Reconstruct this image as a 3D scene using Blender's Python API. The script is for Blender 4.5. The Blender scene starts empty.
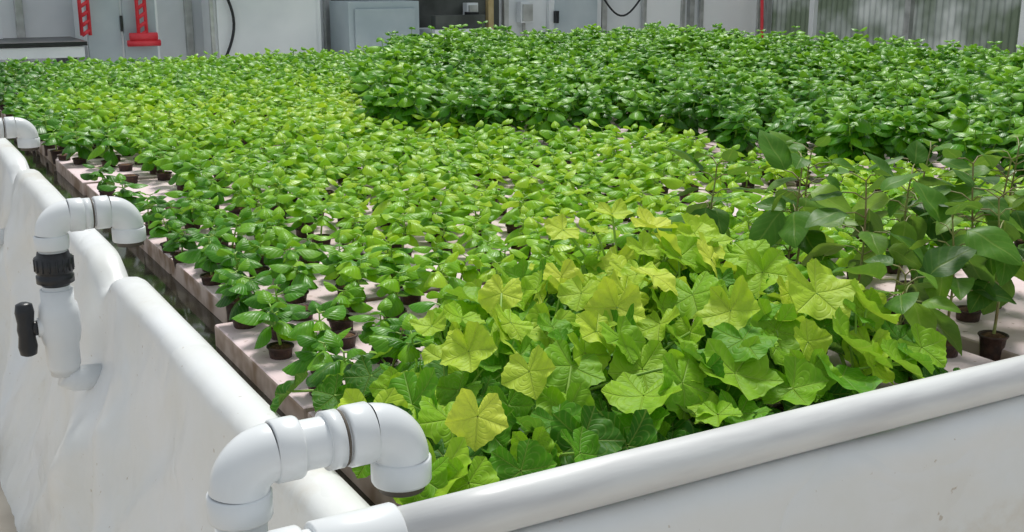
import bpy, math, random
import numpy as np
from mathutils import Vector, noise
random.seed(7); rng=np.random.default_rng(7)
S=bpy.context.scene
try:
    S.view_settings.view_transform='Standard'
except Exception: pass
COL=S.collection
rad=math.radians
RAFT=0.80

# ---------------------------------------------------------------- node helpers
def newmat(name):
    m=bpy.data.materials.new(name); m.use_nodes=True
    nt=m.node_tree; b=nt.nodes['Principled BSDF']; return m,nt,b
def N(nt,t,**k):
    n=nt.nodes.new(t)
    for a,v in k.items(): setattr(n,a,v)
    return n
def math_(nt,op,a,b=None,c=None,clamp=False):
    n=N(nt,'ShaderNodeMath',operation=op); n.use_clamp=clamp
    for i,v in enumerate((a,b,c)):
        if v is None: continue
        if isinstance(v,(int,float)): n.inputs[i].default_value=v
        else: nt.links.new(v,n.inputs[i])
    return n.outputs[0]
def ramp(nt,fac,stops):
    r=N(nt,'ShaderNodeValToRGB'); e=r.color_ramp.elements
    while len(e)<len(stops): e.new(0.5)
    for i,(p,c) in enumerate(stops):
        e[i].position=p; e[i].color=(c[0],c[1],c[2],1)
    nt.links.new(fac,r.inputs[0]); return r.outputs[0]
def mixc(nt,fac,a,b,bt='MIX'):
    n=N(nt,'ShaderNodeMix',data_type='RGBA',blend_type=bt)
    if isinstance(fac,(int,float)): n.inputs[0].default_value=fac
    else: nt.links.new(fac,n.inputs[0])
    for i,v in ((6,a),(7,b)):
        if isinstance(v,tuple): n.inputs[i].default_value=(v[0],v[1],v[2],1)
        else: nt.links.new(v,n.inputs[i])
    return n.outputs[2]
def simple(name,c1,c2=None,rough=0.5,scale=8,bump=0.0,metal=0,bscale=None,stretch=None,detail=4):
    m,nt,b=newmat(name)
    tc=N(nt,'ShaderNodeTexCoord'); src=tc.outputs['Object']
    if stretch:
        mp=N(nt,'ShaderNodeMapping'); mp.inputs['Scale'].default_value=stretch
        nt.links.new(src,mp.inputs[0]); src=mp.outputs[0]
    no=N(nt,'ShaderNodeTexNoise'); no.inputs['Scale'].default_value=scale; no.inputs['Detail'].default_value=detail
    nt.links.new(src,no.inputs['Vector'])
    c2=c2 or c1
    nt.links.new(ramp(nt,no.outputs[0],[(0.35,c1),(0.65,c2)]),b.inputs['Base Color'])
    b.inputs['Roughness'].default_value=rough; b.inputs['Metallic'].default_value=metal
    if bump:
        nb=N(nt,'ShaderNodeTexNoise'); nb.inputs['Scale'].default_value=bscale or scale*3; nb.inputs['Detail'].default_value=5
        nt.links.new(src,nb.inputs['Vector'])
        bp=N(nt,'ShaderNodeBump'); bp.inputs['Strength'].default_value=bump; bp.inputs['Distance'].default_value=0.01
        nt.links.new(nb.outputs[0],bp.inputs['Height']); nt.links.new(bp.outputs[0],b.inputs['Normal'])
    return m

def leafmat(name,stops,kind,trans=0.32,rough=0.42,veinamt=0.5,spec=0.35,bumps=.5,secamt=.4,blotch=.25):
    m,nt,b=newmat(name)
    at=N(nt,'ShaderNodeAttribute'); at.attribute_name='tint'
    sp=N(nt,'ShaderNodeSeparateColor'); nt.links.new(at.outputs['Color'],sp.inputs[0])
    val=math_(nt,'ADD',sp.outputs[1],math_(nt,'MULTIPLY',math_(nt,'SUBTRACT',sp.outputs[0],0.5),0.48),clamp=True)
    uv=N(nt,'ShaderNodeUVMap'); uv.uv_map='leaf'
    sx=N(nt,'ShaderNodeSeparateXYZ'); nt.links.new(uv.outputs[0],sx.inputs[0])
    U,V=sx.outputs[0],sx.outputs[1]
    if kind=='ovate':
        du=math_(nt,'ABSOLUTE',math_(nt,'SUBTRACT',U,0.5))
        mid=math_(nt,'SUBTRACT',1.0,math_(nt,'DIVIDE',du,0.045),clamp=True)
        ph=math_(nt,'SUBTRACT',math_(nt,'MULTIPLY',V,38.0),math_(nt,'MULTIPLY',du,26.0))
        sec=math_(nt,'POWER',math_(nt,'ABSOLUTE',math_(nt,'SINE',math_(nt,'MULTIPLY',ph,0.5))),12.0)
        vein=math_(nt,'MAXIMUM',mid,math_(nt,'MULTIPLY',sec,secamt))
    else:
        phi=math_(nt,'ARCTAN2',U,V)
        rr=math_(nt,'SQRT',math_(nt,'ADD',math_(nt,'MULTIPLY',U,U),math_(nt,'MULTIPLY',V,V)))
        d=math_(nt,'MULTIPLY',math_(nt,'ABSOLUTE',math_(nt,'SINE',math_(nt,'MULTIPLY',phi,2.5))),rr)
        mid=math_(nt,'SUBTRACT',1.0,math_(nt,'DIVIDE',d,0.07),clamp=True)
        tri=math_(nt,'ABSOLUTE',math_(nt,'SINE',math_(nt,'MULTIPLY',phi,2.5)))
        ph=math_(nt,'SUBTRACT',math_(nt,'MULTIPLY',rr,16.0),math_(nt,'MULTIPLY',tri,5.0))
        sec=math_(nt,'POWER',math_(nt,'ABSOLUTE',math_(nt,'SINE',ph)),14.0)
        vein=math_(nt,'MAXIMUM',mid,math_(nt,'MULTIPLY',sec,secamt))
    geo=N(nt,'ShaderNodeNewGeometry')
    nb=N(nt,'ShaderNodeTexNoise'); nb.inputs['Scale'].default_value=22; nt.links.new(geo.outputs['Position'],nb.inputs['Vector'])
    val=math_(nt,'ADD',val,math_(nt,'MULTIPLY',math_(nt,'SUBTRACT',nb.outputs[0],.5),blotch),clamp=True)
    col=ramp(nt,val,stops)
    light=mixc(nt,0.4,col,(0.75,0.85,0.25))
    col2=mixc(nt,math_(nt,'MULTIPLY',vein,veinamt),col,light)
    no=N(nt,'ShaderNodeTexNoise'); no.inputs['Scale'].default_value=70; nt.links.new(geo.outputs['Position'],no.inputs['Vector'])
    col3=mixc(nt,0.35,col2,mixc(nt,no.outputs[0],(0.6,0.65,0.5),(1.3,1.25,1.1)),'MULTIPLY')
    under=mixc(nt,0.15,col3,(0.5,0.6,0.30))
    colf=mixc(nt,geo.outputs['Backfacing'],col3,under)
    nt.links.new(colf,b.inputs['Base Color']); b.inputs['Roughness'].default_value=rough
    b.inputs['Specular IOR Level'].default_value=spec
    bp=N(nt,'ShaderNodeBump'); bp.inputs['Strength'].default_value=bumps; bp.inputs['Distance'].default_value=0.002
    bp.invert=True
    nt.links.new(math_(nt,'ADD',vein,math_(nt,'MULTIPLY',no.outputs[0],-1.0)),bp.inputs['Height']); nt.links.new(bp.outputs[0],b.inputs['Normal'])
    tr=N(nt,'ShaderNodeBsdfTranslucent')
    nt.links.new(mixc(nt,0.6,colf,(1.0,1.0,0.15),'MULTIPLY'),tr.inputs[0])
    mx=N(nt,'ShaderNodeMixShader'); mx.inputs[0].default_value=trans
    out=nt.nodes['Material Output']
    nt.links.new(b.outputs[0],mx.inputs[1]); nt.links.new(tr.outputs[0],mx.inputs[2]); nt.links.new(mx.outputs[0],out.inputs[0])
    return m
GREEN=[(0.0,(0.02,0.11,0.004)),(0.3,(0.08,0.31,0.008)),(0.6,(0.26,0.57,0.010)),(1.0,(0.60,0.81,0.03))]
M_basil=leafmat('basil_leaf',GREEN,'ovate',rough=.36,veinamt=.3,trans=.28)
M_squash=leafmat('squash_leaf',[(0.0,(0.03,0.14,0.006)),(0.3,(0.12,0.37,0.012)),(0.6,(0.36,0.63,0.03)),(1.0,(0.76,0.86,0.10))],'lobed',trans=0.32,rough=0.52,veinamt=.65,spec=.22,secamt=.35,bumps=.7)
M_pepper=leafmat('pepper_leaf',[(0.0,(0.03,0.11,0.012)),(0.5,(0.10,0.27,0.02)),(1.0,(0.32,0.51,0.05))],'ovate',trans=0.34,rough=0.45,spec=.25,bumps=.25,secamt=.2,veinamt=.4)
M_stem=simple('green_stem',(0.24,0.44,0.04),(0.32,0.50,0.08),0.5,30)
M_redstem=simple('woody_stem',(0.22,0.16,0.06),(0.25,0.30,0.08),0.5,30)
M_pot=simple('net_pot_plastic',(0.03,0.015,0.012),(0.08,0.04,0.028),0.6,60,0.4)
M_soil=simple('coco_substrate',(0.10,0.045,0.02),(0.22,0.11,0.05),0.95,150,0.8)
M_pvc=simple('pvc_white',(0.74,0.77,0.79),(0.82,0.84,0.85),0.28,6,0.03)
M_pvc2=simple('pvc_pipe_weathered',(0.60,0.60,0.60),(0.74,0.75,0.74),0.36,5,0.05,stretch=(1,6,6))
M_black=simple('black_plastic',(0.012,0.013,0.016),(0.02,0.022,0.026),0.35,20,0.1)
M_seal=simple('dark_seal',(.12,.10,.08),None,.7)

# ---------------------------------------------------------------- mesh helpers
def build(name,V,F,mats,mi=None,uv=None,tint=None,smooth=True,parent=None):
    V=np.asarray(V,dtype=np.float32).reshape(-1,3); F=np.asarray(F,dtype=np.int32).reshape(-1,4)
    me=bpy.data.meshes.new(name)
    me.vertices.add(len(V)); me.vertices.foreach_set('co',V.ravel())
    me.loops.add(F.size); me.loops.foreach_set('vertex_index',F.ravel())
    me.polygons.add(len(F)); me.polygons.foreach_set('loop_start',np.arange(0,F.size,4,dtype=np.int32))
    try: me.polygons.foreach_set('loop_total',np.full(len(F),4,dtype=np.int32))
    except Exception: pass
    for m in (mats if isinstance(mats,(list,tuple)) else [mats]): me.materials.append(m)
    if mi is not None: me.polygons.foreach_set('material_index',np.asarray(mi,dtype=np.int32))
    if uv is not None:
        l=me.uv_layers.new(name='leaf'); l.data.foreach_set('uv',np.asarray(uv,dtype=np.float32)[F.ravel()].ravel())
    if tint is not None:
        a=me.attributes.new('tint','FLOAT_COLOR','POINT'); c=np.zeros((len(V),4),dtype=np.float32)
        c[:,:2]=tint; c[:,3]=1; a.data.foreach_set('color',c.ravel())
    me.update(calc_edges=True)
    me.polygons.foreach_set('use_smooth',np.full(len(F),smooth,dtype=bool))
    me.validate()
    ob=bpy.data.objects.new(name,me); COL.objects.link(ob)
    if parent: ob.parent=parent
    return ob
def empty(name):
    e=bpy.data.objects.new(name,None); COL.objects.link(e); e.empty_display_size=0.1; return e

class Acc:
    def __init__(s): s.V=[];s.F=[];s.U=[];s.T=[];s.M=[];s.n=0
    def add(s,V,F,U=None,T=None,M=0):
        V=np.asarray(V,float);F=np.asarray(F,int)
        s.V.append(V);s.F.append(F+s.n)
        s.U.append(U if U is not None else np.full((len(V),2),0.3))
        if T is None: T=np.full((len(V),2),0.5)
        s.T.append(T); s.M.append(np.full(len(F),M) if np.isscalar(M) else M); s.n+=len(V)
    def get(s): return [np.concatenate(a) for a in (s.V,s.F,s.U,s.T,s.M)]
    def obj(s,name,mats,parent=None,smooth=True):
        V,F,U,T,M=s.get(); return build(name,V,F,mats,M,U,T,smooth,parent)

def tube(path,radii,n=16,cap=True):
    P=np.asarray(path,float); k=len(P)
    if np.isscalar(radii): radii=[radii]*k
    tang=np.zeros_like(P); tang[1:-1]=P[2:]-P[:-2]; tang[0]=P[1]-P[0]; tang[-1]=P[-1]-P[-2]
    for i in range(k):
        l=np.linalg.norm(tang[i]); tang[i]= tang[i]/l if l>1e-9 else tang[i-1]
    ref=np.array([0,0,1.]) if abs(tang[0][2])<0.9 else np.array([0,1.,0])
    u=np.cross(tang[0],ref); u/=np.linalg.norm(u); V=[]
    a=np.arange(n)*2*math.pi/n; rings=[]
    for i in range(k):
        u=u-tang[i]*np.dot(u,tang[i]); u/=np.linalg.norm(u); w=np.cross(tang[i],u)
        rings.append(P[i]+radii[i]*(np.outer(np.cos(a),u)+np.outer(np.sin(a),w)))
    if cap:
        rings.insert(0,P[0]+(rings[0]-P[0])*0.02); rings.append(P[-1]+(rings[-1]-P[-1])*0.02)
    V=np.concatenate(rings); R=len(rings); F=[]
    for i in range(R-1):
        for j in range(n):
            j2=(j+1)%n; F.append((i*n+j,i*n+j2,(i+1)*n+j2,(i+1)*n+j))
    return V,np.array(F)

def lathe(p0,axis,prof,n=24):
    p0=np.array(p0,float); axis=np.array(axis,float); axis/=np.linalg.norm(axis)
    ref=np.array([0,0,1.]) if abs(axis[2])<0.9 else np.array([0,1.,0])
    u=np.cross(axis,ref); u/=np.linalg.norm(u); w=np.cross(axis,u); a=np.arange(n)*2*math.pi/n
    rings=[p0+axis*t+r*(np.outer(np.cos(a),u)+np.outer(np.sin(a),w)) for t,r in prof]
    V=np.concatenate(rings);F=[]
    for i in range(len(rings)-1):
        for j in range(n):
            j2=(j+1)%n; F.append((i*n+j,i*n+j2,(i+1)*n+j2,(i+1)*n+j))
    return V,np.array(F)
def boxv(c,s):
    c=np.array(c,float); h=np.array(s,float)/2
    V=np.array([[x,y,z] for x in(-1,1) for y in(-1,1) for z in(-1,1)])*h+c
    F=[(0,1,3,2),(4,6,7,5),(0,4,5,1),(2,3,7,6),(0,2,6,4),(1,5,7,3)]
    return V,np.array(F)
def boxes(name,parts,mats,parent=None,bevel=0.004):
    A=Acc()
    for c,s,m in parts:
        V,F=boxv(c,s); A.add(V,F,M=m)
    ob=A.obj(name,mats,parent,smooth=False)
    if bevel:
        b=ob.modifiers.new('bevel','BEVEL'); b.width=bevel; b.segments=2
    return ob

# ---------------------------------------------------------------- ovate leaf
def ovate(nt=6,ns=4,cup=0.35,droop=0.35,wid=0.33,pt=1.0,wave=0.0):
    t=np.linspace(0,1,nt+1); s=np.linspace(-1,1,ns+1)
    T,Sx=np.meshgrid(t,s,indexing='ij')
    w=wid*np.clip(np.sin(math.pi*np.clip(T,0.0,1)**(0.75*pt)),0,1)**0.75
    w=np.maximum(w,0.012)
    X=Sx*w; Y=T*1.0
    Z=-cup*(np.abs(Sx)**2)*w + 0.05*np.abs(Sx)*w*6*0.5 - droop*T**2 + wave*np.sin(T*9+Sx*2)*w
    V=np.stack([X,Y,Z],-1).reshape(-1,3); U=np.stack([(Sx+1)/2,T],-1).reshape(-1,2); F=[]
    m=ns+1
    for i in range(nt):
        for j in range(ns): F.append((i*m+j,i*m+j+1,(i+1)*m+j+1,(i+1)*m+j))
    return V,np.array(F),U
def orient(V,L,az,el,base,roll=0.0):
    d=np.array([math.cos(el)*math.cos(az),math.cos(el)*math.sin(az),math.sin(el)])
    side=np.array([math.sin(az),-math.cos(az),0]); nrm=np.cross(side,d)
    c,s=math.cos(roll),math.sin(roll); sd=side*c+nrm*s; nm=nrm*c-side*s
    return np.asarray(base)+L*(V[:,0:1]*sd+V[:,1:2]*d+V[:,2:3]*nm)

def seedling(seed):
    r=random.Random(seed); A=Acc(); H=r.uniform(0.05,0.078)
    lean=(r.uniform(-.012,.012),r.uniform(-.012,.012))
    path=[(0,0,0),(lean[0]*.5,lean[1]*.5,H*.5),(lean[0],lean[1],H)]
    V,F=tube(path,[.0026,.0020,.0012],5,False); A.add(V,F,M=1)
    a0=r.uniform(0,6.28); k=4
    for i in range(k):
        f=(i+1)/k; hz=H*(0.30+0.70*f)
        L=[.040,.046,.044,.028][i]*r.uniform(.85,1.2)
        for q in range(2):
            az=a0+i*1.57+q*math.pi+r.uniform(-.35,.35); el=rad([-5,8,22,50][i])+r.uniform(-.25,.25)
            lv,lf,lu=ovate(6,4,cup=r.uniform(.7,1.2),droop=r.uniform(.35,.7),wid=r.uniform(.42,.49))
            b=(lean[0]*f,lean[1]*f,hz); pb=np.array(b)+0.010*np.array([math.cos(az),math.sin(az),.3])
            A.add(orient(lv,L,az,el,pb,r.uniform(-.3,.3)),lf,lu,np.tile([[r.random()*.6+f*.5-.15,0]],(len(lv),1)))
            V,F=tube([b,pb],.0013,4,False); A.add(V,F,M=1)
    for q in range(r.choice([5,6,7])):
        az=r.uniform(0,6.28); lv,lf,lu=ovate(5,4,.9,.45,.45); ds=r.uniform(0,.018)
        A.add(orient(lv,r.uniform(.022,.036),az,r.uniform(-.1,.8),(lean[0]*.5+ds*math.cos(az),lean[1]*.5+ds*math.sin(az),H*r.uniform(.45,1.0)),0),lf,lu,np.tile([[r.random(),0]],(len(lv),1)))
    return A.get()
def bush(seed):
    r=random.Random(seed); A=Acc()
    H0=.155
    for st in range(r.choice([5,6])):
        az0=st*1.15+r.uniform(-.4,.4); sp=r.uniform(.02,.065) if st else 0.0; H=H0*(1.25-sp*6)*r.uniform(.85,1.1)
        top=np.array([math.cos(az0)*sp,math.sin(az0)*sp,H])
        V,F=tube([(0,0,0),tuple(top*.5),tuple(top)],[.003,.0025,.0015],4,False); A.add(V,F,M=1)
        for i in range(4):
            f=[.45,.68,.87,1.0][i]; L=[.052,.058,.054,.034][i]*r.uniform(.85,1.25)
            for q in range(2):
                az=az0+i*1.57+q*math.pi+r.uniform(-.4,.4); el=rad([-12,-2,15,45][i])+r.uniform(-.3,.3)
                lv,lf,lu=ovate(4,4,cup=r.uniform(.7,1.1),droop=r.uniform(.35,.7),wid=r.uniform(.41,.48))
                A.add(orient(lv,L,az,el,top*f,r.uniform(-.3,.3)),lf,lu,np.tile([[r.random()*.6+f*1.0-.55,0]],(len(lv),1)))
    return A.get()
def potmesh():
    A=Acc(); n=14
    V,F=lathe((0,0,-.03),(0,0,1),[(0,.019),(.03,.0215),(.048,.0238),(.050,.0270),(.053,.0270),(.053,.0238),(.050,.022)],n); A.add(V,F,M=0)
    V,F=lathe((0,0,.019),(0,0,1),[(0,.0225),(.004,.014),(.005,.001)],n); A.add(V,F,M=1)
    return A.get()
def stamp(name,variants,places,mats):
    A=Acc()
    for (x,y,z,rz,sc,tx,ty,g,k) in places:
        V,F,U,T,M=variants[k]
        c,s=math.cos(rz),math.sin(rz)
        P=V*sc; X=P[:,0]*c-P[:,1]*s; Y=P[:,0]*s+P[:,1]*c; Z=P[:,2]
        P=np.stack([X+Z*tx+x,Y+Z*ty+y,Z+z],-1); T2=T.copy(); T2[:,1]=g
        A.add(P,F,U,T2,M)
    return A.obj(name,mats)

# ================================================================= TANK
X0,X1,Y0,Y1=0.035,6.15,-0.048,7.35
ASM=[0.05,1.53,3.2,4.8,6.4]
def loop_path(step=0.016,R=0.07):
    pts=[]
    def seg(a,b):
        n=max(2,int(math.dist(a,b)/step))
        nrm=np.array([(b[1]-a[1]),-(b[0]-a[0])],float); nrm/=np.linalg.norm(nrm)
        for i in range(n): t=i/n; pts.append((a[0]+(b[0]-a[0])*t,a[1]+(b[1]-a[1])*t,nrm[0],nrm[1]))
    def arc(cx,cy,a0,a1):
        for i in range(10):
            a=a0+(a1-a0)*i/10; pts.append((cx+R*math.cos(a),cy+R*math.sin(a),math.cos(a),math.sin(a)))
    seg((X0+R,Y0),(X1-R,Y0)); arc(X1-R,Y0+R,-math.pi/2,0)
    seg((X1,Y0+R),(X1,Y1-R)); arc(X1-R,Y1-R,0,math.pi/2)
    seg((X1-R,Y1),(X0+R,Y1)); arc(X0+R,Y1-R,math.pi/2,math.pi)
    seg((X0,Y1-R),(X0,Y0+R)); arc(X0+R,Y0+R,math.pi,1.5*math.pi)
    return pts
prof=[(-.035,.70),(-.036,.78),(-.035,.82),(-.030,.837),(-.018,.844),(0,.846),(.02,.844),(.033,.836),(.040,.820)]
for i in range(1,50):
    t=i/49; z=.820*(1-t); d=.040+.035*t+.15*(max(0,t-.28)/.72)**1.25
    prof.append((d,z))
def ridge(v,k=2.6):
    a=min(1,abs(noise.noise(v))*k); return (1-a*a*(3-2*a))
pp=loop_path(); K=len(pp); Pn=len(prof); V=np.zeros((K,Pn,3))
for i,(x,y,nx,ny) in enumerate(pp):
    left=(nx<-.9)
    dip=0
    if left:
        for a in ASM[1:]: dip+=math.exp(-((y-a)/.08)**2)
    for j,(d,z) in enumerate(prof):
        amp=min(1,max(0,(.83-z)/.26)) if d>0 else 0
        amp2=min(1,max(0,(.83-z)/.06)) if d>0 else 0
        q=Vector((x*1.6,y*1.6,z*1.3))
        b=noise.noise(q)*.07+noise.noise(q*2.3+Vector((3,1,7)))*.022
        b+=ridge(Vector(((x+y)*1.4+z*1.5,z*.6,5.0)))*.032
        b+=ridge(Vector(((x-y)*3.0-z*3.2,z*1.0,9.0)),2.0)*.010
        c=ridge(Vector(((x+y)*5.5+z*7,z*2.0-y*.8,2.0)),4.0)*.0045+ridge(Vector(((x-y)*8-z*4,z*4.5+x,12.0)),4.5)*.0030
        if left:
            for a in ASM[1:]:
                b+=.07*math.exp(-((y-a+.02)/.12)**2)*max(0,min(1,(.62-z)/.15))-.012*math.exp(-((y-a)/.07)**2)
                b+=.045*math.exp(-((y-a+.22+(.8-z)*.25)/.09)**2)
        dz=-.055*dip*max(0,min(1,(z-.70)/.13)) if -.034<d or z>.8 else 0
        jit=noise.noise(Vector((x*4,y*4,z*4+3)))*.007
        dd=d+(b-.02)*amp+c*amp2+jit
        V[i,j]=(x+nx*dd,y+ny*dd,z+dz+(jit if z>.5 else 0))
F=[]
for i in range(K):
    i2=(i+1)%K
    for j in range(Pn-1): F.append((i*Pn+j,i*Pn+j+1,i2*Pn+j+1,i2*Pn+j))
m,nt,b=newmat('white_liner')
tc=N(nt,'ShaderNodeTexCoord'); no=N(nt,'ShaderNodeTexNoise'); no.inputs['Scale'].default_value=2.3; no.inputs['Detail'].default_value=8; no.inputs['Roughness'].default_value=.65
nt.links.new(tc.outputs['Object'],no.inputs['Vector'])
c=ramp(nt,no.outputs[0],[(.27,(.66,.61,.52)),(.41,(.80,.81,.79)),(.7,(.85,.87,.89))])
n2=N(nt,'ShaderNodeTexNoise'); n2.inputs['Scale'].default_value=55; n2.inputs['Detail'].default_value=3; nt.links.new(tc.outputs['Object'],n2.inputs['Vector'])
sp=ramp(nt,n2.outputs[0],[(.25,(.55,.44,.33)),(.29,(1,1,1))])
nt.links.new(mixc(nt,.6,c,sp,'MULTIPLY'),b.inputs['Base Color']); b.inputs['Roughness'].default_value=.36
bp=N(nt,'ShaderNodeBump'); bp.inputs['Strength'].default_value=.30; bp.inputs['Distance'].default_value=.015
n3=N(nt,'ShaderNodeTexNoise'); n3.inputs['Scale'].default_value=3.4; n3.inputs['Detail'].default_value=1.8; n3.inputs['Distortion'].default_value=1.2; nt.links.new(tc.outputs['Object'],n3.inputs['Vector'])
rg=math_(nt,'ABSOLUTE',math_(nt,'SUBTRACT',n3.outputs[0],.5))
nt.links.new(math_(nt,'MULTIPLY',rg,3.0,clamp=True),bp.inputs['Height']); nt.links.new(bp.outputs[0],b.inputs['Normal'])
M_liner=m
tank=empty('hydroponic_grow_tank')
build('white_liner',V.reshape(-1,3),F,M_liner,parent=tank)
mw,nt,b=newmat('tank_water'); b.inputs['Base Color'].default_value=(.035,.035,.025,1); b.inputs['Roughness'].default_value=.08
nw=N(nt,'ShaderNodeTexNoise'); nw.inputs['Scale'].default_value=12; bp=N(nt,'ShaderNodeBump'); bp.inputs['Strength'].default_value=.15
tc=N(nt,'ShaderNodeTexCoord'); nt.links.new(tc.outputs['Object'],nw.inputs['Vector']); nt.links.new(nw.outputs[0],bp.inputs['Height']); nt.links.new(bp.outputs[0],b.inputs['Normal'])
build('water_surface',[(X0+.02,Y0+.02,.755),(X1-.02,Y0+.02,.755),(X1-.02,Y1-.02,.755),(X0+.02,Y1-.02,.755)],[(0,1,2,3)],mw,parent=tank)

# ================================================================= RAFTS
m,nt,b=newmat('foam_raft_pink')
tc=N(nt,'ShaderNodeTexCoord'); no=N(nt,'ShaderNodeTexNoise'); no.inputs['Scale'].default_value=5; no.inputs['Detail'].default_value=8
nt.links.new(tc.outputs['Object'],no.inputs['Vector'])
c=ramp(nt,no.outputs[0],[(.3,(.56,.42,.39)),(.45,(.76,.60,.61)),(.7,(.86,.72,.74))])
n2=N(nt,'ShaderNodeTexNoise'); n2.inputs['Scale'].default_value=60; nt.links.new(tc.outputs['Object'],n2.inputs['Vector'])
sp=ramp(nt,n2.outputs[0],[(.28,(.4,.3,.2)),(.34,(1,1,1))])
c=mixc(nt,.7,c,sp,'MULTIPLY')
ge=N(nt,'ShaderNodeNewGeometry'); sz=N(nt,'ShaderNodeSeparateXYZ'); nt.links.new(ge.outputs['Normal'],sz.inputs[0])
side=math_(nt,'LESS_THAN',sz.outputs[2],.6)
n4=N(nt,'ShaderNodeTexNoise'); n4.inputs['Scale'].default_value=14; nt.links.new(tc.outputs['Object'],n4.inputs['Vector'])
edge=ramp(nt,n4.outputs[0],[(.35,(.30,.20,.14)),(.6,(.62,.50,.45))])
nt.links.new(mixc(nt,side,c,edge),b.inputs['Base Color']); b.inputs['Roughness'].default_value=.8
M_raft=m
rafts=empty('floating_raft_array')
RX=1.21; k=0
yy=0.0; seams=[]
while yy<Y1-.3:
    RY=.553 if yy<1.0 else .60
    xx=.176
    while xx<X1-.3:
        w=min(RX,X1-.05-xx); jx=rng.uniform(-.006,.006) if xx>.2 else (rng.uniform(-.006,.02) if yy>1.0 else -.045)
        boxes('foam_raft_%02d'%k,[((xx+w/2+jx,yy+RY/2,RAFT-.025+rng.uniform(-.003,.002)),(w-.012,RY-.014,.05),0)],[M_raft],rafts,.005)
        k+=1; xx+=RX+.004
    seams.append((yy,RY)); yy+=RY+.002

# ================================================================= CROPS
SV=[seedling(i) for i in range(14)]; BV=[bush(100+i) for i in range(10)]; PV=[potmesh()]
def dark_edge(y):
    pts=[(0.0,3.3),(1.1,2.75),(1.6,2.45),(2.5,2.2),(2.95,1.75),(3.3,1.45),(4.2,1.75),(5.0,2.15),(6.0,2.7),(7.5,3.3)]
    return float(np.interp(y,[p[0] for p in pts],[p[1] for p in pts]))
light=[];dark=[];pots=[]
for sy,ry in seams:
    for r4 in range(5):
        y=sy+ry*(.1+.199*r4)
        n=int((X1-.12-.2)/.120)
        for c in range(n):
            x=.222+c*.120+(.03 if r4%2 else -.01)
            if sy<1.0: x-=.02
            if x>X1-.1 or y>Y1-.1: continue
            x+=random.uniform(-.005,.005); yj=y+random.uniform(-.005,.005)
            de=dark_edge(y)+noise.noise(Vector((x*2,y*2,0)))*.2
            if x<1.13 and y<.74 and not (x<.15+(y-.25)*.9 and y>.3): continue
            if x<2.1 and x>1.05 and y<.62: continue
            if x>de:
                if (c+r4)%2==0: continue
                hs=noise.noise(Vector((x*1.5,y*1.5,4)))
                sc=1.10+.42*hs
                if 4.4<y<4.8 or 2.7<y<2.95: sc*=.82
                if x<de+.25: sc=max(sc,1.1)
                dark.append((x,yj,RAFT+.02,random.uniform(0,6.28),sc*random.uniform(.85,1.15),random.uniform(-.2,.2),random.uniform(-.2,.2),.30+.14*hs+random.uniform(-.06,.10),random.randrange(10)))
            else:
                if x<.42 and 2.25<y<3.3 and random.random()<.72: continue
                if .55<x<1.15 and 2.86<y<3.05: continue
                if 1.55<x<2.2 and 1.40<y<1.53: continue
                if y<1.3 and x>.4 and random.random()<.06: continue
                pots.append((x,yj,RAFT,random.uniform(0,6.28),random.uniform(.95,1.08),random.uniform(-.1,.1),random.uniform(-.1,.1),.5,0))
                if x<.5 and random.random()<.12: continue
                g=.64+.13*noise.noise(Vector((x*.9,y*.9,8)))+random.uniform(-.10,.10)
                if x<.60: g-=.34*(1-max(0,(x-.2))/.40)
                if y>4.6: g-=.20*min(1,(y-4.6))
                sc=random.uniform(.98,1.28)
                if y>2.2: sc*=1.10
                if y>4.6: sc*=1.10
                light.append((x,yj,RAFT+.022,random.uniform(0,6.28),sc,random.uniform(-.25,.25),random.uniform(-.25,.25),g,random.randrange(14)))
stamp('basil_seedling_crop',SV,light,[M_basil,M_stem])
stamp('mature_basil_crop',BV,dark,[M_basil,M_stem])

# ---- squash plants
def lobed(seed,nr=8,ns=100):
    r=random.Random(seed); th=np.linspace(-math.pi,math.pi,ns+1)
    amp=r.uniform(.10,.23)
    R=.81+amp*(1-np.abs(np.sin(2.5*th))**1.0)*(1-.25*(np.abs(th)>2))
    R+=.04*np.cos(th)
    R*=1-.66*np.exp(-((np.abs(th)-math.pi)/.20)**2)
    R+=.040*(np.abs(((th*20/math.pi)%2)-1)-.5)*(np.abs(th)<2.85)
    rho=np.linspace(0.02,1,nr+1); T,Rh=np.meshgrid(th,rho,indexing='ij'); RR=R[:,None]*Rh
    X=RR*np.sin(T); Y=RR*np.cos(T)
    cup=r.uniform(-.15,.30); p1,p2,p3=[r.uniform(0,6.28) for _ in range(3)]
    Z=cup*RR**2 + .14*Rh**2*np.sin(2*T+p1)+.08*Rh*(np.abs(np.sin(2.5*T)))+.07*Rh**3*np.sin(5*T+p2)+.035*Rh**3*np.sin(11*T+p3)-.15*Y*np.abs(Y)
    V=np.stack([X,Y,Z],-1).reshape(-1,3); U=np.stack([X,Y],-1).reshape(-1,2); F=[]; m=nr+1
    for i in range(ns):
        for j in range(nr): F.append((i*m+j,i*m+j+1,(i+1)*m+j+1,(i+1)*m+j))
    return V,np.array(F)[:,::-1],U
LV=[lobed(i) for i in range(16)]
A=Acc(); r=random.Random(5)
potq=[]
for a in range(7):
    for c in range(4):
        px,py=.22+a*.142+(.03 if c%2 else 0),.12+c*.14
        if px<1.1: potq.append((px,py))
for px,py in potq: pots.append((px,py,RAFT,0,1,0,0,.5,0))
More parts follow.
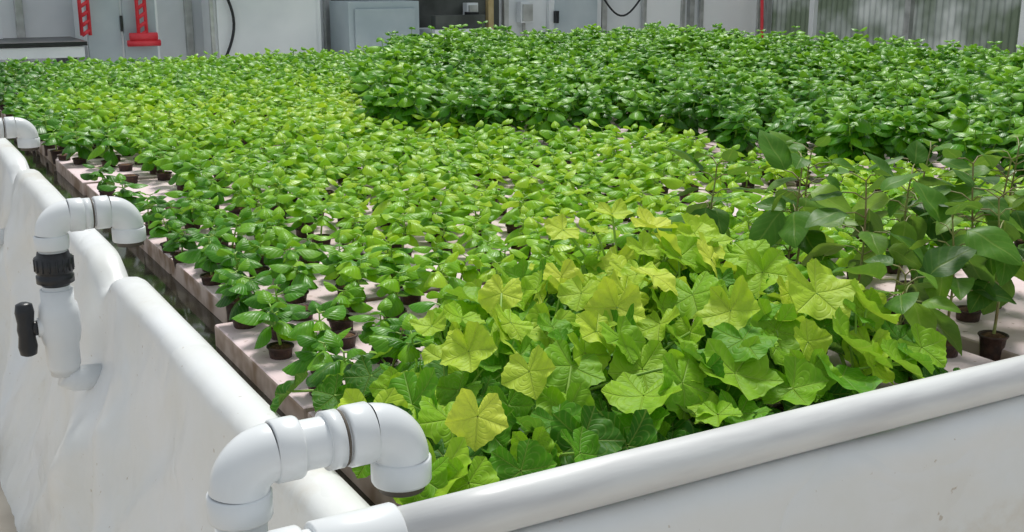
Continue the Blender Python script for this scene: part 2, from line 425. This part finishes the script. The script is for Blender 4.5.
def add_big_leaf(P,Rr,az,tilt,g,base,rt=.0024,bow=.03):
    lv,lf,lu=LV[r.randrange(16)]
    W=orient(lv,Rr,az,-tilt,P,r.uniform(-.5,.5))
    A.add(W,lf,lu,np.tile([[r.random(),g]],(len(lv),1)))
    P=np.array(P); B=np.array(base,float); mid=(P+B)/2+np.array([0,0,bow])
    pts=[(1-t)**2*B+2*t*(1-t)*mid+t*t*P for t in np.linspace(0,1,7)]
    V,F=tube(pts,np.linspace(rt*1.2,rt*.8,7),6,False); A.add(V,F,M=1)
cnt=0
def mound_h(x,y):
    ex=min(1,max(0,(x-.10)/.6)); ey=min(1,max(0,(y-.0)/.30)); bx=min(1,max(0,(1.10-x)/.2)); by=min(1,max(0,(.72-y)/.2))
    return .04+.115*ex**.7*ey**.6*min(1,bx+.35)*min(1,by+.3)
placed=[]
tries=0
while cnt<430 and tries<16000:
    tries+=1
    x=r.uniform(.11,1.09); y=r.uniform(.02,.68)
    if y>.30 and x<.16+(y-.30)*.95: continue
    layer=r.choice([0,0,1,1,1])
    h=mound_h(x,y)*(r.uniform(.85,1.2) if layer else r.uniform(.35,.75))
    R=r.uniform(.034,.070)*(1.0 if layer else .85)
    if r.random()<.12: R*=.6
    if layer and any((x-a)**2+(y-b)**2<(.74*min(R,q))**2*1.25 for a,b,q in placed): continue
    if layer: placed.append((x,y,R))
    z=RAFT+.02+h
    b=min(potq,key=lambda p:(p[0]-x)**2+(p[1]-y)**2+r.uniform(0,.02))
    az=math.atan2(y-.50+r.uniform(-.25,.25),(x-.65)*.8+r.uniform(-.3,.3))
    if r.random()<.45: az=r.uniform(-2.6,-.6)
    tilt=r.uniform(.05,.9)
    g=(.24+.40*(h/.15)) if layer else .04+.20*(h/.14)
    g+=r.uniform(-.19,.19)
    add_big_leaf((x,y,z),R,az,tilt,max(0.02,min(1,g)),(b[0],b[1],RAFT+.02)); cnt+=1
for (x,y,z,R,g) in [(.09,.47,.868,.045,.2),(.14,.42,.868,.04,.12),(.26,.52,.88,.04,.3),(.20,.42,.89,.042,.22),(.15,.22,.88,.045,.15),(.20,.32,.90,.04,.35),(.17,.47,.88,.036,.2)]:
    add_big_leaf((x,y,z),R,r.uniform(2.4,4.2),r.uniform(.2,.6),g,(.25,.40,RAFT+.02))
for (x,y,z,R,az,g) in [(.70,.66,1.02,.040,-2.6,.9),(.76,.64,1.015,.028,.5,.85),(.88,.62,1.015,.05,-.9,.95),(.93,.55,1.01,.05,-.6,.85),(.98,.60,1.01,.035,-.2,.8),(.84,.70,1.03,.04,-2.0,.75)]:
    add_big_leaf((x,y,z),R,az,r.uniform(.1,.5),g,(.80,.60,RAFT+.02),.0028,.05)
for (x,y,z,R,az,g) in [(.22,.10,.93,.044,-2.2,1.0),(.34,.17,.95,.042,-1.9,.95),(.30,.28,.955,.048,-1.9,.85),(.40,.33,.97,.04,-1.4,.8),(.58,.12,.935,.04,-1.2,.6),(.45,.45,.98,.045,-2.4,.9),(.50,.24,.965,.045,-1.5,.8)]:
    add_big_leaf((x,y,z),R,az,r.uniform(.5,.9),g,(.34,.27,RAFT+.02),.0026,.03)
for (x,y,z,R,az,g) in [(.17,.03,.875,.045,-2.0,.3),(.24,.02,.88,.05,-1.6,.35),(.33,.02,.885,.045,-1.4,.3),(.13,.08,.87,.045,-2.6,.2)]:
    add_big_leaf((x,y,z),R,az,.7,g,(.25,.12,RAFT+.02),.0026,.02)
A.obj('squash_plants',[M_squash,M_stem])

# ---- pepper plants
A=Acc(); r=random.Random(11)
pep=[(1.28,.23,.24),(1.40,.22,.27),(1.50,.36,.30),(1.22,.40,.28),(1.38,.45,.28),(1.62,.24,.30),(1.72,.46,.31),(1.20,.58,.30),(1.55,.56,.30),(1.14,.78,.27),(1.34,.70,.30),(1.80,.30,.31),(1.14,.22,.16),(1.62,.40,.30)]
for (x,y,H) in pep:
    pots.append((x,y,RAFT,0,1.05,0,0,.5,0))
    lx,ly=r.uniform(-.05,.05),r.uniform(-.04,.04)
    pts=[np.array([x+lx*t*t+.006*math.sin(5*t+x*9),y+ly*t*t,RAFT+.02+H*t]) for t in np.linspace(0,1,9)]
    V,F=tube(pts,np.linspace(.0032,.0015,9),6,False); A.add(V,F,M=1)
    a0=r.uniform(0,6.28); nn=8
    for i in range(nn):
        f=.40+.60*i/(nn-1); b=pts[int(f*8)]
        for q in range(1 if i<2 else 2):
            az=a0+i*2.4+q*math.pi+r.uniform(-.4,.4); pl=r.uniform(.02,.055); e=b+np.array([math.cos(az)*pl,math.sin(az)*pl,.015])
            V,F=tube([b,(b+e)/2+np.array([0,0,.006]),e],.0014,5,False); A.add(V,F,M=1)
            L=r.uniform(.065,.11)*(.6 if i==nn-1 else 1)
            lv,lf,lu=ovate(10,6,cup=r.uniform(-.2,.3),droop=r.uniform(.15,.45),wid=r.uniform(.33,.40),pt=.95,wave=.08)
            el=r.uniform(-1.0,.2) if i<nn-2 else r.uniform(-.3,1.1)
            A.add(orient(lv,L,az,el,e,r.uniform(-.5,.5)),lf,lu,np.tile([[r.random(),r.uniform(.1,.75)]],(len(lv),1)))
A.obj('pepper_plants',[M_pepper,M_redstem])
stamp('net_pots',PV,pots,[M_pot,M_soil])

# ================================================================= PVC
def hub(p,axis,L=.032,r0=.0375,ri=.030):
    return lathe(p,axis,[(0,ri-.002),(0,r0-.002),(.002,r0),(L-.003,r0),(L,r0-.0015),(L+.001,ri)],32)
def bend(c,h,dn,R=.045,n=12,rr=.035):
    c=np.array(c,float);h=np.array(h,float);dn=np.array(dn,float); o=c+R*h+R*dn
    pts=[o-R*dn*math.cos(a)-R*h*math.sin(a) for a in np.linspace(0,math.pi/2,n)]
    return tube(pts,rr,32,False)
def elbow(A,c,h,dn,m=0):
    R=.040
    V,F=bend(c,h,dn,R=R,rr=.0345); A.add(V,F,M=m)
    c=np.array(c,float);h=np.array(h,float);dn=np.array(dn,float)
    V,F=hub(c+h*R,h); A.add(V,F,M=m); V,F=hub(c+dn*R,dn); A.add(V,F,M=m)
def assembly(y,valve=True,zc=.945,xo=-.125,xi=.102):
    A=Acc(); dn=(0,0,-1); o=zc-.940
    elbow(A,(xo,y,zc),(1,0,0),dn); elbow(A,(xi,y,zc),(-1,0,0),dn)
    V,F=tube([(xo+.05,y,zc),(xi-.05,y,zc)],.030,32,False); A.add(V,F)
    V,F=lathe((xi-.098,y,zc),(1,0,0),[(0,.03),(0,.0355),(.018,.0355),(.018,.03)],32); A.add(V,F)
    V,F=lathe((xi-.079,y,zc),(1,0,0),[(0,.029),(0,.0345),(.003,.0345),(.003,.029)],32); A.add(V,F,M=2)
    V,F=tube([(xi,y,zc-.05),(xi,y,zc-.082)],.029,32); A.add(V,F,M=2)
    if valve:
        V,F=tube([(xo,y,zc-.05),(xo,y,.60)],.030,32); A.add(V,F)
        V,F=lathe((xo,y,.862+o),dn,[(0,.03),(0,.034),(.01,.036),(.012,.041),(.045,.041),(.047,.038),(.052,.038),(.054,.041),(.070,.041),(.072,.034),(.078,.03)],32); A.add(V,F,M=1)
        for q in range(16):
            a=q*math.pi/8; cx,cy=xo+.0405*math.cos(a),y+.0405*math.sin(a)
            V,F=tube([(cx,cy,.848+o),(cx,cy,.82+o)],.003,6); A.add(V,F,M=1)
        V,F=lathe((xo,y,.775+o),dn,[(0,.03),(0,.036),(.03,.036),(.035,.041),(.06,.045),(.10,.045),(.125,.040),(.13,.037),(.18,.037),(.195,.030),(.2,.002)],32); A.add(V,F)
        V,F=lathe((xo-.03,y,.69+o),(-1,0,0),[(0,.024),(.018,.022),(.02,.001)],24); A.add(V,F)
        V,F=lathe((xo-.048,y,.69+o),(-1,0,0),[(0,.001),(0,.017),(.012,.017),(.012,.001)],20); A.add(V,F,M=1)
        zz=[(.062,.010),(.058,.018),(.040,.021),(.015,.018),(0,.020),(-.015,.018),(-.040,.021),(-.058,.018),(-.062,.010)]
        V,F=tube([(xo-.072,y,.69+o+a[0]) for a in zz],[a[1] for a in zz],20); A.add(V,F,M=1)
        V,F=tube([(xo,y,.60),(xo+.02,y,.585),(xo+.09,y,.58)],.030,24); A.add(V,F)
    else:
        V,F=tube([(xo,y,zc-.05),(xo,y,.30),(xo+.02,y,.27),(xo+.1,y,.26)],.030,32); A.add(V,F)
    A.obj('pvc_inlet_pipe',[M_pvc,M_black,M_seal])
for i,y in enumerate(ASM):
    if i==0: assembly(y,False,.962,-.115,.087)
    else: assembly(y,True,.968,-.102,.066)
A=Acc()
zc=.876; yA,yB=-.052,-.065
pts=[(x,yA+(yB-yA)*x/6,zc+.003*math.sin(x*2)) for x in np.linspace(.03,5.9,40)]
V,F=tube(pts,.030,40); A.add(V,F,M=0)
V,F=hub((-.065,yA,zc),(1,0,0),L=.10); A.add(V,F,M=1)
V,F=tube([(-.08,yA,zc),(-.06,yA,zc)],.030,32,False); A.add(V,F,M=1)
elbow(A,(-.15,yA,zc),(1,0,0),(0,0,-1),1)
V,F=tube([(-.15,yA,zc-.05),(-.15,yA,.02)],.03,32); A.add(V,F,M=1)
A.obj('pvc_rim_pipe',[M_pvc2,M_pvc])

# ================================================================= GREENHOUSE SHELL
M_floor=simple('concrete_floor',(.38,.33,.27),(.52,.47,.40),.85,3,.4)
boxes('floor',[((3.5,3,-.05),(16,18,.1),0)],[M_floor],bevel=0)
M_wpan=simple('white_panel',(.72,.76,.78),(.88,.91,.92),.5,1.5)
M_bpan=simple('bluegrey_panel',(.42,.50,.54),(.56,.63,.66),.5,2)
M_dark=simple('dark_panel',(.04,.045,.04),(.10,.11,.10),.6,4)  # near-black mottled grey for dark wall sections and the crate stack
M_metal=simple('galvanised_steel',(.42,.43,.42),(.6,.61,.6),.4,10,metal=.6)
M_yel=simple('yellow_wood_post',(.50,.38,.17),(.60,.48,.25),.6,10)
M_red=simple('red_plastic',(.75,.03,.05),(.82,.06,.08),.45,10)
M_glz=simple('bright_glazing',(.90,.93,.94),(.95,.97,.97),.3,2)
def corr(name,p0,p1,z0,z1,mat,pitch=.076,amp=.012,parent=None):
    p0=np.array(p0,float);p1=np.array(p1,float);L=np.linalg.norm(p1-p0);n=int(L/pitch*6);d=(p1-p0)/L;nn=np.array([-d[1],d[0]])
    V=[];F=[]
    for i in range(n+1):
        q=p0+d*L*i/n+nn*amp*math.sin(i/6*2*math.pi)
        V+= [(q[0],q[1],z0),(q[0],q[1],z1)]
    for i in range(n): F.append((2*i,2*i+2,2*i+3,2*i+1))
    return build(name,V,F,mat,parent=parent)
m,nt,b=newmat('corrugated_polycarbonate')
tc=N(nt,'ShaderNodeTexCoord'); no=N(nt,'ShaderNodeTexNoise'); no.inputs['Scale'].default_value=1.9; no.inputs['Detail'].default_value=3
nt.links.new(tc.outputs['Object'],no.inputs['Vector'])
pc=ramp(nt,no.outputs[0],[(.38,(.13,.17,.12)),(.50,(.29,.33,.31)),(.62,(.48,.52,.51))])
nt.links.new(pc,b.inputs['Base Color']); b.inputs['Roughness'].default_value=.3
tr=N(nt,'ShaderNodeBsdfTranslucent'); nt.links.new(pc,tr.inputs[0]); mx=N(nt,'ShaderNodeMixShader'); mx.inputs[0].default_value=.4
nt.links.new(b.outputs[0],mx.inputs[1]); nt.links.new(tr.outputs[0],mx.inputs[2]); nt.links.new(mx.outputs[0],nt.nodes['Material Output'].inputs[0])
M_poly=m
WY=8.9; WX=8.6
corr('wall_right',(WX,-5.5),(WX,WY),0,2.8,M_poly)
boxes('wall_back',[((-1.0,WY+.05,1.4),(3.2,.1,2.8),0),((1.35,WY+.05,1.4),(1.5,.1,2.8),0),((2.7,WY+.05,1.4),(1.2,.1,2.8),0),((3.55,WY+.05,1.4),(.5,.1,2.8),2),((4.45,WY+.05,1.4),(1.3,.1,2.8),2),((5.7,WY+.05,1.4),(1.2,.1,2.8),0),((6.85,WY+.05,1.4),(1.1,.1,2.8),0),((8.0,WY+.05,1.4),(1.2,.1,2.8),0)],[M_wpan,M_bpan,M_dark],bevel=0)
for i,x in enumerate([.75,2.08,3.32,4.98,6.30,7.42,8.5]):
    boxes('trim_%d'%(i+1),[((x,WY-.03,1.4),(.06,.06,2.8),0)],[M_metal if i not in (3,) else M_yel])
boxes('trim_8',[((5.14,WY-.05,1.4),(.05,.06,2.8),0)],[M_metal])
boxes('door_1',[((5.95,WY-.03,1.05),(.62,.05,2.1),0),((5.95,WY-.06,1.0),(.5,.02,.9),1),((5.70,WY-.09,1.05),(.03,.06,.12),2)],[M_wpan,M_bpan,M_black])
for i,(x,w) in enumerate([(7.05,.5),(7.95,.8)]):
    boxes('window_%d'%(i+1),[((x,WY-.02,1.3),(w,.03,1.2),0),((x,WY-.045,.72),(w+.06,.04,.05),1),((x-w/2,WY-.045,1.3),(.04,.04,1.2),1),((x+w/2,WY-.045,1.3),(.04,.04,1.2),1)],[M_glz,M_metal])
for i,yv in enumerate([8.2,6.9,5.6,4.3,3.0]):
    boxes('trim_%d'%(20+i),[((WX-.06,yv,1.4),(.06,.07,2.8),0)],[M_wpan if i%2==0 else M_metal])
boxes('work_bench',[((.05,8.05,.99),(2.0,.7,.03),1),((.05,8.05,.93),(1.96,.66,.08),0),((-.85,8.05,.445),(.06,.6,.89),1),((.95,8.05,.445),(.06,.6,.89),1),((.05,8.05,.4),(1.8,.6,.04),1),((.0,8.3,1.085),(1.1,.10,.16),0)],[M_wpan,M_black,M_metal])
boxes('storage_cabinet',[((1.42,8.55,.75),(.55,.5,1.5),0),((1.28,8.29,.75),(.25,.02,1.4),1),((1.55,8.29,.75),(.25,.02,1.4),1),((1.41,8.27,1.1),(.02,.02,.12),2)],[M_wpan,M_bpan,M_black])
boxes('equipment_panel',[((2.62,8.55,.75),(.95,.25,1.5),0),((2.62,8.41,.80),(.85,.02,1.3),1),((2.15,8.40,.75),(.03,.03,1.5),2)],[M_wpan,M_wpan,M_metal])
boxes('grey_cooler_box',[((3.60,8.45,.62),(.66,.45,1.24),0),((3.60,8.21,.62),(.56,.02,1.12),1),((3.35,8.19,.62),(.03,.03,.3),2)],[M_bpan,M_bpan,M_black])
boxes('plastic_crate_stack',[((4.35,8.4,.25),(.6,.45,.5),1),((4.35,8.4,.75),(.58,.43,.48),0),((4.35,8.17,.78),(.3,.02,.06),1),((4.35,8.3,1.05),(.5,.1,.12),2),((4.55,8.42,1.06),(.1,.1,.14),1)],[M_wpan,M_black,M_dark])
boxes('electrical_box',[((5.35,WY-.07,1.1),(.14,.09,.2),0),((5.35,WY-.125,1.1),(.11,.02,.16),1),((5.35,WY-.05,.7),(.025,.025,.7),1)],[M_wpan,M_metal])
boxes('electrical_box',[((4.75,WY-.07,1.12),(.12,.09,.16),0),((4.75,WY-.125,1.12),(.09,.02,.12),1),((4.75,WY-.05,.7),(.025,.025,.7),1)],[M_wpan,M_metal])
boxes('electrical_box',[((4.05,WY-.07,1.14),(.16,.09,.16),0),((4.05,WY-.125,1.14),(.12,.02,.12),1)],[M_wpan,M_metal])
def tubes(name,list_,mat):
    A=Acc()
    for pts,rr in list_:
        V,F=tube(pts,rr,12); A.add(V,F)
    return A.obj(name,[mat])
def strap(x,z0,y=8.2):
    return [([(x-.03,y,1.9),(x-.03,y,z0)],.014),([(x+.03,y,1.9),(x+.03,y,z0)],.014)]+[([(x-.03,y,z),(x+.03,y,z+.04)],.014) for z in np.arange(z0,1.85,.07)]
tubes('red_hanging_ladder',strap(1.13,1.02),M_red)
tubes('red_hanging_ladder',strap(1.55,1.0)+[([(1.45,8.2,1.0),(1.66,8.2,1.0)],.03),([(1.43,8.2,.95),(1.68,8.2,.95)],.025)],M_red)
tubes('red_pole',[([(8.15,8.5,.01),(8.2,8.7,2.2)],.018),([(8.14,8.5,.012),(8.16,8.55,.1)],.03)],M_red)
hp=[np.array([2.22+.10*math.sin(t*3.0),8.36,1.4-.6*t]) for t in np.linspace(0,1,14)]
tubes('black_hose',[(hp,.012)],M_black)
tubes('black_hose',[([np.array([6.2+.5*t,8.75,1.25-.2*math.sin(math.pi*t)]) for t in np.linspace(0,1,14)],.01)],M_black)

# ================================================================= LIGHT
w=bpy.data.worlds.new('World'); S.world=w; w.use_nodes=True
bg=w.node_tree.nodes['Background']; bg.inputs[0].default_value=(.86,.93,1,1); bg.inputs[1].default_value=.56
sun=bpy.data.lights.new('sun','SUN'); sun.energy=3.1; sun.angle=rad(14); sun.color=(1,.98,.93)
so=bpy.data.objects.new('sun',sun); COL.objects.link(so)
d=Vector((.40,.60,1.15)); so.rotation_euler=d.to_track_quat('Z','Y').to_euler(); so.location=(3,3,8)

cam=bpy.data.cameras.new('camera'); co=bpy.data.objects.new('camera',cam); COL.objects.link(co)
cam.sensor_width=36; cam.lens=1152/1024*36; co.location=(-.44,-1.16,1.50); co.rotation_euler=(rad(90-14.4),0,rad(-29.47))
cam.clip_start=.05; S.camera=co
